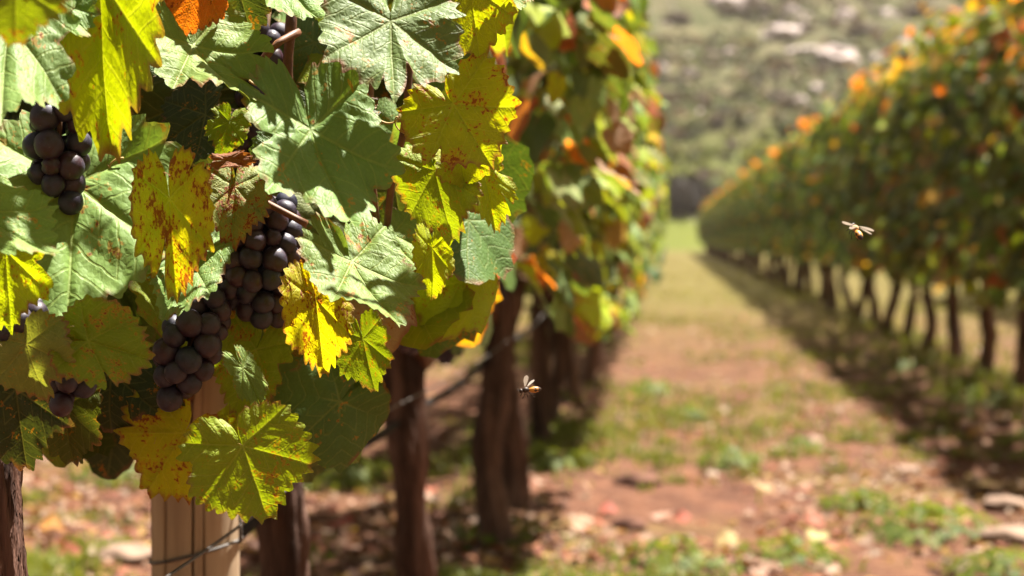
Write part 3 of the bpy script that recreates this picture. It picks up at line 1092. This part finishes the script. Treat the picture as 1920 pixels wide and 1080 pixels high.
for k in range(rings - 1):
    for s in range(seg):
        s2 = (s + 1) % seg
        pf.append((k * seg + s, k * seg + s2, (k + 1) * seg + s2, (k + 1) * seg + s))
pf.append(tuple((rings - 1) * seg + s for s in range(seg)))
obj("pole", mesh("pole", pv, pf, M['post']), post, Matrix.Translation(post.location))
zr = at(368, 1030, PD).z - pz
ring = [(math.cos(a) * 0.0475, math.sin(a) * 0.0475, zr + 0.012 * math.cos(a) + (0.02 if False else 0)) for a in np.linspace(-math.pi * 1.05, math.pi * 0.25, 40)]
tv, tf = tube(ring, 0.0017, 6)
obj("wire_tie", mesh("wire_tie", tv, tf, M['wire']), post, Matrix.Translation(post.location))
zt = at(450, 975, PD).z - pz
tv, tf = tube([(0.043, -0.012, zt + .012), (0.051, -0.014, zt + .012), (0.051, -0.014, zt - .02), (0.043, -0.012, zt - .02)], 0.002, 6)
obj("staple", mesh("staple", tv, tf, M['wire']), post, Matrix.Translation(post.location))


def line(name, x, z, y0, y1, r, sag, label, cat, mat, xo=0.0):
    pts = []
    n = int((y1 - y0) / 0.12)
    for k in range(n + 1):
        y = y0 + (y1 - y0) * k / n
        s = abs(math.sin(math.pi * (y - 1.27) / 1.17))
        pts.append((x + 0.012 * math.sin(y * 1.7) + xo, y, z - sag * s + 0.006 * math.sin(y * 3.1)))
    tv, tf = tube(pts, r, 8)
    o = obj(name, mesh(name, tv, tf, M[mat]))
    return tag(o, label, cat)


line("trellis_wire", ROW_L, 0.62, 0.9, 40, 0.0016, 0.004, "thin grey trellis wire just above the black hose in the left row", "wire", 'wire', 0.065)
line("trellis_wire", ROW_L, 1.25, 0.9, 40, 0.0016, 0.004, "upper trellis wire running through the leaves of the left row", "wire", 'wire', 0.06)
line("drip_hose", ROW_L, 0.54, 0.7, 40, 0.0085, 0.012, "black irrigation hose strung low along the left row past the post", "hose", 'hose', -0.03)
line("trellis_wire", ROW_R, 0.66, 4.4, 80, 0.0018, 0.004, "thin trellis wire along the foot of the right row leaves", "wire", 'wire', 0.05)
line("trellis_wire", ROW_R, 1.35, 4.4, 80, 0.0018, 0.004, "upper trellis wire running through the leaves of the right row", "wire", 'wire', 0.05)

# bark shreds of the nearest trunk
tb = Vector(VA.location)
for k in range(26):
    a = rh.uniform(-2.4, 0.9)
    z0 = rh.uniform(0.30, 0.56)
    ln = rh.uniform(0.05, 0.16)
    rad = 0.0165
    pts = []
    for q in range(7):
        u = q / 6
        aa = a + 0.25 * u + 0.1 * math.sin(q)
        rr_ = rad + 0.002 + 0.0035 * (u if k % 2 else 1 - u) ** 2
        zc = z0 + ln * u
        pc = min(TRUNK_PATH, key=lambda e: abs(e.z - zc))
        pts.append(Vector((pc.x + math.cos(aa) * rr_, pc.y + math.sin(aa) * rr_, zc)))
    sv, sf = [], []
    for q, p in enumerate(pts):
        tang = Vector((-math.sin(a), math.cos(a), 0)) * rh.uniform(.0012, .0026)
        out = Vector((math.cos(a), math.sin(a), 0)) * .0008
        sv += [p - tang, p + out, p + tang, p - out]
    for q in range(6):
        for e in range(4):
            sf.append((q * 4 + e, q * 4 + (e + 1) % 4, q * 4 + 4 + (e + 1) % 4, q * 4 + 4 + e))
    obj("bark_strip", mesh("bark_strip", sv, sf, M['bark_near']), VA, Matrix.Translation(tb + Vector((-0.020, 0, 0))))

# ------------------------------------------------------------------ bees
def bee(loc, fwd, up, size, wing_up, label, thorax='bee_fuzz', span=1.0, back=0.0):
    root = empty("honey_bee", loc, label, "bee", "bees in flight")
    m = frame(loc, up, fwd, size, size)

    def blob(name, c, sc, mat, parent, rings=None):
        vv = iv1 * np.array(sc) + np.array(c)
        return obj(name, mesh(name, vv, if1, M[mat]), parent, m)
    th = blob("thorax", (0, 0.0, 0), (.16, .18, .15), thorax, root)
    blob("head", (0, .25, -.03), (.13, .09, .12), 'bee_dark', root)
    ab_v = iv1.copy()
    ab_v[:, 1] *= 0.34
    tp = 1 - 0.35 * np.clip(-iv1[:, 1], 0, 1) ** 2
    ab_v[:, 0] *= .17 * tp
    ab_v[:, 2] *= .16 * tp
    me = mesh("abdomen", ab_v + np.array([0, -.46, -.03]), if1, M['bee_amber'])
    me.materials.append(M['bee_dark'])
    for p in me.polygons:
        y = sum(me.vertices[q].co.y for q in p.vertices) / len(p.vertices)
        p.material_index = 1 if (y < -.62 or -.50 < y < -.42) else 0
    obj("abdomen", me, root, m)
    for s in (-1, 1):
        for (ln, wd, y0, sweep, tilt) in ((.82 * span, .15, .02, -.10 - back, wing_up), (.55 * span, .12, -.10, -.30 - back, wing_up * .7)):
            vv, ff = [(s * .10, y0, .12)], []
            n = 12
            ring_ = []
            for k in range(n):
                a = 2 * math.pi * k / n
                u = (1 - math.cos(a)) / 2
                x = s * (.10 + ln * u)
                y = y0 + sweep * u + wd * math.sin(a) * (0.35 + u * .8)
                ring_.append((x, y, .12 + tilt * u * ln))
            vt = ring_ + [(x, y, z + .012) for x, y, z in ring_]
            fc = [tuple(range(n)), tuple(range(2 * n - 1, n - 1, -1))] + [(k, (k + 1) % n, n + (k + 1) % n, n + k) for k in range(n)]
            obj("wing", mesh("wing", vt, fc, M['bee_wing'], False), root, m)
        for y0, dy in ((.08, .10), (0, -.05), (-.1, -.22)):
            tv, tf = tube([(s * .1, y0, -.1), (s * .2, y0 + dy * .5, -.22), (s * .17, y0 + dy * 1.4, -.36)], .018, 5)
            obj("leg", mesh("leg", tv, tf, M['bee_dark']), root, m)
        tv, tf = tube([(s * .04, .32, .02), (s * .09, .40, .06), (s * .12, .48, .0)], .010, 5)
        obj("antenna", mesh("antenna", tv, tf, M['bee_dark']), root, m)
    return root


bee(at(1604, 428, 1.27), -BACK * .75 - RIGHT * .35 + UP * .15, UP * .8 + RIGHT * .45 + BACK * .55, 0.0165, .05, "small bee flying with wings spread against the dark right row")
bee(at(986, 731, 1.29), -RIGHT * 1.0 - UP * .10 + BACK * .25, UP + BACK * .35, 0.0155, .75, "small bee seen side-on, hovering in front of the vine trunks", 'bee_dark', .62, .12)

# ------------------------------------------------------------------ grass, leaf litter, weeds
rg = np.random.default_rng(4)


def blades(pts, hts, cols, wid, rngn):
    n = len(pts)
    a = rngn.uniform(0, 2 * math.pi, n)
    ln = rngn.uniform(0.15, 0.85, n) * hts
    wd = wid * rngn.uniform(.6, 1.4, n)
    dx, dy = np.cos(a), np.sin(a)
    z = lambda q: np.zeros(n) + q
    base = pts
    sx, sy = -dy * wd, dx * wd
    v = np.empty((n, 5, 3))
    v[:, 0] = base + np.stack([sx, sy, z(0)], 1)
    v[:, 1] = base - np.stack([sx, sy, z(0)], 1)
    mid = base + np.stack([dx * ln * .35, dy * ln * .35, hts * .65], 1)
    v[:, 2] = mid + np.stack([sx * .7, sy * .7, z(0)], 1)
    v[:, 3] = mid - np.stack([sx * .7, sy * .7, z(0)], 1)
    v[:, 4] = base + np.stack([dx * ln, dy * ln, hts * .95], 1)
    k = np.arange(n) * 5
    f = [(q, q + 1, q + 3, q + 2) for q in k] + [(q + 2, q + 3, q + 4) for q in k]
    c = np.repeat(np.concatenate([cols, np.ones((n, 1))], 1), 5, 0)
    return v.reshape(-1, 3), f, c


def in_view(n, y0, y1, lo=-0.42, hi=0.26):
    """Points spread evenly over the picture's share of the ground between two distances."""
    y = 1 / rg.uniform(1 / y1, 1 / y0, n)
    x = rg.uniform(lo, hi, n) * y - 0.3
    return x, y


x, y = in_view(150000, 4.0, 70)
den = fbm(x * 0.9, y * 0.55, 41, 4) + 0.05 * np.clip((y - 9) / 12, 0, 1.5) + 0.13 * np.exp(-((x - ROW_R) / .30) ** 2) + .03 * np.exp(-((x + 0.1) / .25) ** 2)
fine_ = fbm(x * 6, y * 6, 43, 2)
den = den - .055 * np.clip((13 - y) / 5, 0, 1) - .05 * (x < -.6)
keep = (den + 0.55 * (fine_ - .5) + rg.uniform(-.09, .09, len(x))) > 0.57
x, y, den = x[keep], y[keep], den[keep]
hts = rg.uniform(.02, .06, len(x)) * (1 + 0.9 * np.exp(-((x - ROW_R) / .3) ** 2)) * (1 + 2 * np.clip(den - .62, 0, .3))
mixv = rg.uniform(0, 1, (len(x), 1))
dry = np.clip((y - 10) / 25, 0, 1)[:, None] * 0.6 + rg.uniform(0, .5, (len(x), 1)) ** 2
cg = np.array([[.085, .125, .02]]) * (1 - mixv) + np.array([[.20, .225, .04]]) * mixv
cg = cg * (1 - np.clip(dry, 0, .8)) + np.array([[.24, .19, .055]]) * np.clip(dry, 0, .8)
v, f, c = blades(np.stack([x, y, gh(x, y) - .004], 1), hts, cg, 0.0030 + 0 * x + 0.00022 * y, rg)
obj("grass", mesh("grass", v, f, M['grass'], False, {"Col": ('FLOAT_COLOR', c)}), kind="stuff")

x, y = in_view(11000, 4.0, 45)
its = []
LIT = [tuple(.72 * e for e in q) for q in [(.40, .24, .16), (.46, .30, .22), (.40, .18, .10), (.26, .10, .065), (.36, .24, .17), (.50, .37, .27), (.38, .13, .08), (.20, .10, .07), (.44, .27, .09)]]
zz = gh(x, y)
lden = fbm(x * 1.1, y * 1.1, 61, 3)
for k in range(len(x)):
    if lden[k] + rh.uniform(-.2, .2) < .44:
        continue
    cc = np.array(LIT[rh.randrange(len(LIT))]) * rh.uniform(.6, 1.15)
    its.append((Vector((x[k], y[k], zz[k] + rh.uniform(.003, .018))), Vector((rh.gauss(0, .35), rh.gauss(0, .35), 1)), Vector((rh.gauss(0, 1), rh.gauss(0, 1), 0.01)), rh.uniform(.012, .036), (*cc, 1)))
obj("leaf_litter", merged_leaves("leaf_litter", its, M['litter'], 10), kind="stuff")

# fallen leaves that can be told apart
for px, py, s, c, lab in (
        (1530, 828, .062, (.62, .42, .33), "large pale pink fallen leaf lying in the middle of the aisle"),
        (1830, 814, .055, (.60, .28, .05), "orange fallen leaf on dark soil near the right row trunks"),
        (1430, 908, .045, (.62, .45, .24), "cream fallen leaf on bare soil below the pale pink leaf"),
        (1520, 970, .050, (.52, .20, .13), "salmon pink fallen leaf lying above a yellow-white one"),
        (1533, 1002, .040, (.75, .66, .30), "yellow-white fallen leaf beside green weeds at the bottom"),
        (1085, 1000, .055, (.62, .40, .27), "cream pink fallen leaf right of the second clear trunk"),
        (1240, 970, .042, (.60, .36, .26), "pale pink fallen leaf by a dark clod in the aisle"),
        (1280, 975, .040, (.50, .15, .10), "red fallen leaf beside the pale pink one near dark clod"),
        (1135, 965, .042, (.46, .12, .08), "dull red fallen leaf left of the dark clod"),
        (120, 1035, .060, (.40, .08, .055), "dark red fallen leaf between near trunk and post"),
        (90, 985, .050, (.55, .26, .06), "orange fallen leaf on sunlit soil left of the post"),
        (1590, 605, .060, (.70, .38, .20), "peach fallen leaf far up the aisle near the right row"),
        (640, 985, .055, (.48, .13, .09), "reddish fallen leaf on the ground left of the clear trunk"),
        (1370, 1020, .050, (.60, .44, .20), "tan fallen leaf near the bottom edge of the aisle")):
    p = on_ground(px, py)
    me = bpy.data.meshes.new("fallen_leaf")
    lv, lfc, _, _ = leaf_geo(rh, 40, 4, fold=.25, droop=.5, wave=.12, relief=.5)
    me = mesh("fallen_leaf", lv, lfc, M['dry_leaf'])
    o = obj("fallen_leaf", me, None, frame(p + Vector((0, 0, .022)), Vector((rh.gauss(0, .15), -.35, 1)), Vector((rh.gauss(0, 1), rh.gauss(0, .6), 0)), s, s))
    o.color = (*[.62 * q for q in c], 1)
    tag(o, lab, "leaf", "fallen leaves on the aisle")

# pale stones and a dark clod
def stone(name, px, py, w, h, mat, lab, cat, grp):
    p = on_ground(px, py)
    k = rh.uniform(0, 50)
    d = np.array([1 + .35 * mnoise.noise((q[0] * 1.5 + k, q[1] * 1.5, q[2] * 1.5)) + .1 * mnoise.noise((q[0] * 5 + k, q[1] * 5, q[2] * 5)) for q in iv])
    me = mesh(name, iv * d[:, None] * np.array([w, w * .8, h]), ifc, M[mat])
    return tag(obj(name, me, None, Matrix.Translation(p + Vector((0, 0, h * .3)))), lab, cat, grp)


M['clod'] = simple("earth_clod", (0.05, 0.024, 0.018), (0.14, 0.07, 0.05), 25, 0.95, 0.1, 0.8, 60)
stone("stone", 1890, 1005, .085, .035, 'stone', "flat pale stone at the bottom right edge", "stone", "stones in the aisle")
stone("stone", 1885, 945, .075, .030, 'stone', "flat pale stone just above the one at bottom right", "stone", "stones in the aisle")
stone("stone", 1700, 880, .055, .018, 'stone', "thin pale stone in the bare soil right of centre", "stone", "stones in the aisle")
stone("soil_clod", 1180, 985, .055, .028, 'clod', "dark brown soil clod right of the near trunks", "soil", "clods of soil")
stone("soil_clod", 1195, 905, .085, .030, 'clod', "broad dark lump in place of a soil hollow, behind the smaller clod", "soil", "clods of soil")  # raised dark lump added where the soil has a dark hollow
stone("stone", 235, 1035, .085, .030, 'stone', "pale stone in place of driftwood on the ground left of the post", "stone", "stones in the aisle")  # stone shape standing in for a pale curve of driftwood


def weed(px, py, w, n, h, c1, c2, lab):
    p = on_ground(px, py)
    root = empty("weed_plant", p, lab, "weed", "green weeds in the aisle")
    it = []
    for k in range(n):
        a, r = rh.uniform(0, 6.28), w * rh.random() ** .6
        u = rh.random()
        c = [c1[q] * (1 - u) + c2[q] * u for q in range(3)]
        it.append((Vector((math.cos(a) * r, math.sin(a) * r, rh.uniform(.005, h) * (1 - .6 * r / w))), Vector((math.cos(a) * .6, math.sin(a) * .6, .8)),
                   Vector((math.cos(a), math.sin(a), rh.uniform(-.2, .8))), rh.uniform(.012, .028), (*c, 1)))
    obj("foliage", merged_leaves("foliage", it, M['grass'], 8), root, Matrix.Translation(p), "stuff")
    parts = [tube([(0, 0, -.01), (math.cos(a) * w * .5, math.sin(a) * w * .5, h * .5)], .0025, 5) for a in np.linspace(0, 6, 6)]
    sv, sf = join(parts)
    obj("stem", mesh("stem", sv, sf, M['petiole']), root, Matrix.Translation(p))


W1, W2 = (.065, .105, .014), (.16, .19, .028)
for px, py, w, n, h, lab in (
        (1215, 740, .16, 120, .12, "bright green weed clump left of the aisle middle"),
        (1290, 775, .12, 90, .09, "green weed just right of the bright clump"),
        (1365, 870, .13, 110, .08, "low green weed in bare soil at the middle of the aisle"),
        (1740, 985, .26, 240, .12, "wide green weed patch at the lower right"),
        (1610, 940, .14, 110, .08, "small weed tuft beside the wide lower right patch"),
        (1260, 1055, .20, 170, .10, "yellow-green weed patch at the bottom edge right of the trunks"),
        (1480, 1040, .18, 150, .09, "green weed around the yellow-white fallen leaf"),
        (1880, 1070, .16, 120, .09, "weed in the bottom right corner by the pale stone"),
        (1020, 890, .15, 120, .10, "pale green weed by the foot of the second trunk"),
        (930, 1040, .14, 120, .10, "green weed growing at the foot of the thick trunk"),
        (660, 890, .18, 150, .10, "bright green weed behind the row left of the clear trunk"),
        (215, 890, .22, 160, .16, "bright green weed behind the row left of the post"),
        (1840, 760, .24, 170, .14, "grassy weed at the foot of the first right row trunk"),
        (1680, 690, .22, 150, .16, "tall grassy weed among the right row trunks"),
        (1500, 830, .10, 70, .07, "small weed right beside the large pale pink leaf")):
    weed(px, py, w, n, h, W1, W2, lab)

# ------------------------------------------------------------------ hillside: bushes, boulders, scrub
def bush_items(rng, n, size=(.10, .22)):
    it = []
    for k in range(n):
        d = Vector((rng.gauss(0, 1), rng.gauss(0, 1), abs(rng.gauss(0, .9)))).normalized()
        lump = 1 + .35 * mnoise.noise((d.x * 2.2, d.y * 2.2, d.z * 2.2 + n * .1))
        p = d * rng.uniform(.55, 1.0) * lump
        it.append((Vector((p.x, p.y, p.z * .85)), (d + Vector((rng.gauss(0, .4), rng.gauss(0, .4), rng.gauss(0, .4)))).normalized(), Vector((rng.gauss(0, 1), rng.gauss(0, 1), -.5)), rng.uniform(*size), (1, 1, 1, 1)))
    return it


BUSH = [merged_leaves("crown", bush_items(rh, 420 + k), M['scrub_obj'], 8) for k in range(3)]
BSTEM = mesh("stem", *join([tube([(0, 0, -.4), (math.cos(a) * .15, math.sin(a) * .15, .2), (math.cos(a) * .45, math.sin(a) * .45, .6)], [.07, .05, .03], 6) for a in np.linspace(0, 5.2, 5)]), M['bark'])
DK, GR, YG, BR = (.012, .008, .006), (.075, .085, .025), (.20, .22, .03), (.085, .06, .04)
for k, (px, py, w, hgt, c, lab) in enumerate((
        (1278, 398, 62, 84, DK, "big dark bush at the end of the aisle"),
        (1338, 392, 36, 50, DK, "small dark bush beside the big dark one at the aisle end"),
        (1432, 300, 40, 40, YG, "round yellow-green bush low on the hillside"),
        (1240, 300, 30, 26, GR, "green bush above the big dark bush"),
        (1300, 245, 32, 26, GR, "dull green bush above the aisle end, on the slope"),
        (1262, 190, 24, 24, BR, "brown bush high over the dark one, near the left row top"),
        (1312, 198, 28, 26, BR, "brown bush right of the similar one on the slope"),
        (1345, 230, 24, 20, BR, "small brown bush lower right of the two brown bushes"),
        (1400, 345, 40, 26, GR, "flat green bush just above the right row's far end"),
        (1480, 240, 34, 20, GR, "green bush above the yellow-green round one"),
        (1390, 180, 26, 20, GR, "green bush in the middle of the slope"),
        (1460, 185, 26, 22, BR, "brown bush in the middle of the slope beside a green one"),
        (1530, 215, 28, 22, GR, "green bush on the slope near the right row top"),
        (1420, 25, 36, 34, BR, "dark brown bush at the top edge right of pale boulders"),
        (1500, 60, 34, 22, BR, "brown bush on the upper slope above the largest boulder"),
        (1580, 150, 30, 22, GR, "green bush below the largest boulder"),
        (1230, 110, 30, 26, GR, "green bush on the upper slope by the left row"),
        (1330, 120, 28, 20, GR, "green bush on the upper slope, centre"),
        (1620, 60, 36, 24, BR, "brown bush on the upper slope right of the boulders"),
        (1720, 30, 40, 26, BR, "brown bush at the top edge above the right row"),
        (1470, 295, 26, 18, YG, "small yellow-green bush beside the round one"),
        (1270, 40, 30, 24, BR, "brown bush at the top edge near the left row"))):
    p = hill_at(px, py)
    d = (p - CAM).dot(camF)
    root = empty("hill_bush", p, lab, "bush", "bushes on the hillside")
    sw, sh = w / FPX * d, hgt / FPX * d
    for nm, me in (("crown", BUSH[k % 3]), ("stem", BSTEM)):
        b = bpy.data.objects.new(nm, me)
        COL.objects.link(b)
        b.parent = root
        b.scale = (sw, sw, sh)
        b.rotation_euler = (0, 0, k * 1.1)
        b.color = (*c, 1)
ROCKV = []
for k in range(3):
    d = np.array([1 + .45 * mnoise.noise((q[0] * 1.3 + k * 7, q[1] * 1.3, q[2] * 1.3)) + .14 * mnoise.noise((q[0] * 4 + k, q[1] * 4, q[2] * 4)) for q in iv])
    ROCKV.append(mesh("boulder", iv * d[:, None], ifc, M['rock'], False))
for k, (px, py, w, hgt, lab) in enumerate((
        (1572, 112, 46, 24, "largest pale boulder on the upper slope"),
        (1385, 12, 44, 26, "pale boulder at the top edge, left of the dark brown bush"),
        (1350, 5, 26, 18, "pale boulder at the top edge beside the bigger one"),
        (1486, 26, 16, 14, "small white boulder right of the dark brown bush"),
        (1505, 46, 14, 12, "small white boulder below another small one"),
        (1585, 35, 24, 18, "grey-pink boulder on the top right slope"),
        (1460, 65, 40, 18, "long pale boulder left of the largest one"),
        (1640, 118, 18, 16, "pale boulder just right of the largest boulder"),
        (1622, 165, 26, 24, "grey boulder peeping over the right row top"),
        (1510, 100, 44, 12, "flat pale rock shelf leading to the largest boulder"),
        (1240, 132, 14, 14, "small pale boulder next to the left row"),
        (1290, 138, 14, 12, "small pale boulder on the slope right of the left row"),
        (1200, 118, 16, 14, "pink boulder peeping out beside the left row"),
        (1370, 105, 18, 12, "pale boulder on the middle of the upper slope"),
        (1500, 195, 18, 14, "pale pink rock on the slope above the green bushes"),
        (1535, 170, 22, 12, "pale tan rock on the slope below the largest boulder"),
        (1700, 90, 20, 16, "pale boulder just above the orange top of the right row"),
        (1660, 30, 22, 14, "grey-pink boulder high above the right row"))):
    p = hill_at(px, py)
    d = (p - CAM).dot(camF)
    o = obj("boulder", ROCKV[k % 3], None, Matrix.Translation(p) @ Matrix.Rotation(k * 1.7, 4, 'Z') @ Matrix.Diagonal((w / FPX * d, w / FPX * d, hgt / FPX * d, 1)))
    tag(o, lab, "boulder", "boulders on the hillside")
its, scree = [], []
SCR = [(.035, .024, .018), (.050, .060, .014), (.085, .105, .018), (.16, .185, .022), (.09, .062, .045), (.15, .11, .08)]
for k in range(4200):
    y = rh.uniform(93, 200)
    x = rh.uniform(-0.12, 0.26) * y if k % 5 else rh.uniform(-0.42, 0.30) * y
    z = float(hill_z(np.array([x]), np.array([y]))[0])
    pn = fbm(np.array([x * .07]), np.array([y * .07]), 91, 3)[0]
    if rh.random() < .09:
        s = rh.uniform(.12, .5) * (1.5 if rh.random() < .15 else 1)
        scree.append((x, y, z, s))
        continue
    if pn < .38 or (x / y < .045 and y < 112 and x > -4):
        continue
    s = rh.uniform(.3, 1.0)
    low = max(0.0, min(1.0, 1 - z / 11))
    c = SCR[rh.choice((1, 2, 2, 3, 3)) if rh.random() < low else rh.choice((0, 1, 1, 4, 5, 2))]
    u = rh.uniform(.7, 1.3)
    for q in range(9):
        d = Vector((rh.gauss(0, 1), rh.gauss(0, 1), abs(rh.gauss(0, .7)))).normalized()
        its.append((Vector((x, y, z)) + d * s * .8, d, Vector((rh.gauss(0, 1), rh.gauss(0, 1), .3)), s * .55, (c[0] * u, c[1] * u, c[2] * u, 1)))
sv, sf = [], []
iv0, if0 = ico(1)
for x, y, z, s in scree:
    bq = len(sv)
    sc = np.array([s * rh.uniform(.7, 1.4), s, s * rh.uniform(.4, .8)])
    sv.extend(iv0 * sc * np.array([[rh.uniform(.75, 1.2)] for _ in iv0]) + np.array([x, y, z]))
    sf.extend([tuple(e + bq for e in q) for q in if0])
obj("scree", mesh("scree", sv, sf, M['rock'], False), kind="stuff")
obj("scrub", merged_leaves("scrub", its, M['scrub'], 7), kind="stuff")

# ------------------------------------------------------------------ sunlit air over the valley
t = NT("hazy_air")
vol = t.n("VolumePrincipled", {'Color': (1.0, 0.88, 0.78), 'Density': 0.00028, 'Anisotropy': 0.3})
t.t.links.new(vol.outputs[0], t.out.inputs['Volume'])
hx, hy0, hy1, hz0, hz1 = 250, -70, 300, -2, 95
hv = [(x, y, z) for z in (hz0, hz1) for y in (hy0, hy1) for x in (-hx, hx)]
hf = [(0, 2, 3, 1), (4, 5, 7, 6), (0, 1, 5, 4), (2, 6, 7, 3), (0, 4, 6, 2), (1, 3, 7, 5)]
obj("haze", mesh("haze", hv, hf, t.m, False), kind="stuff")
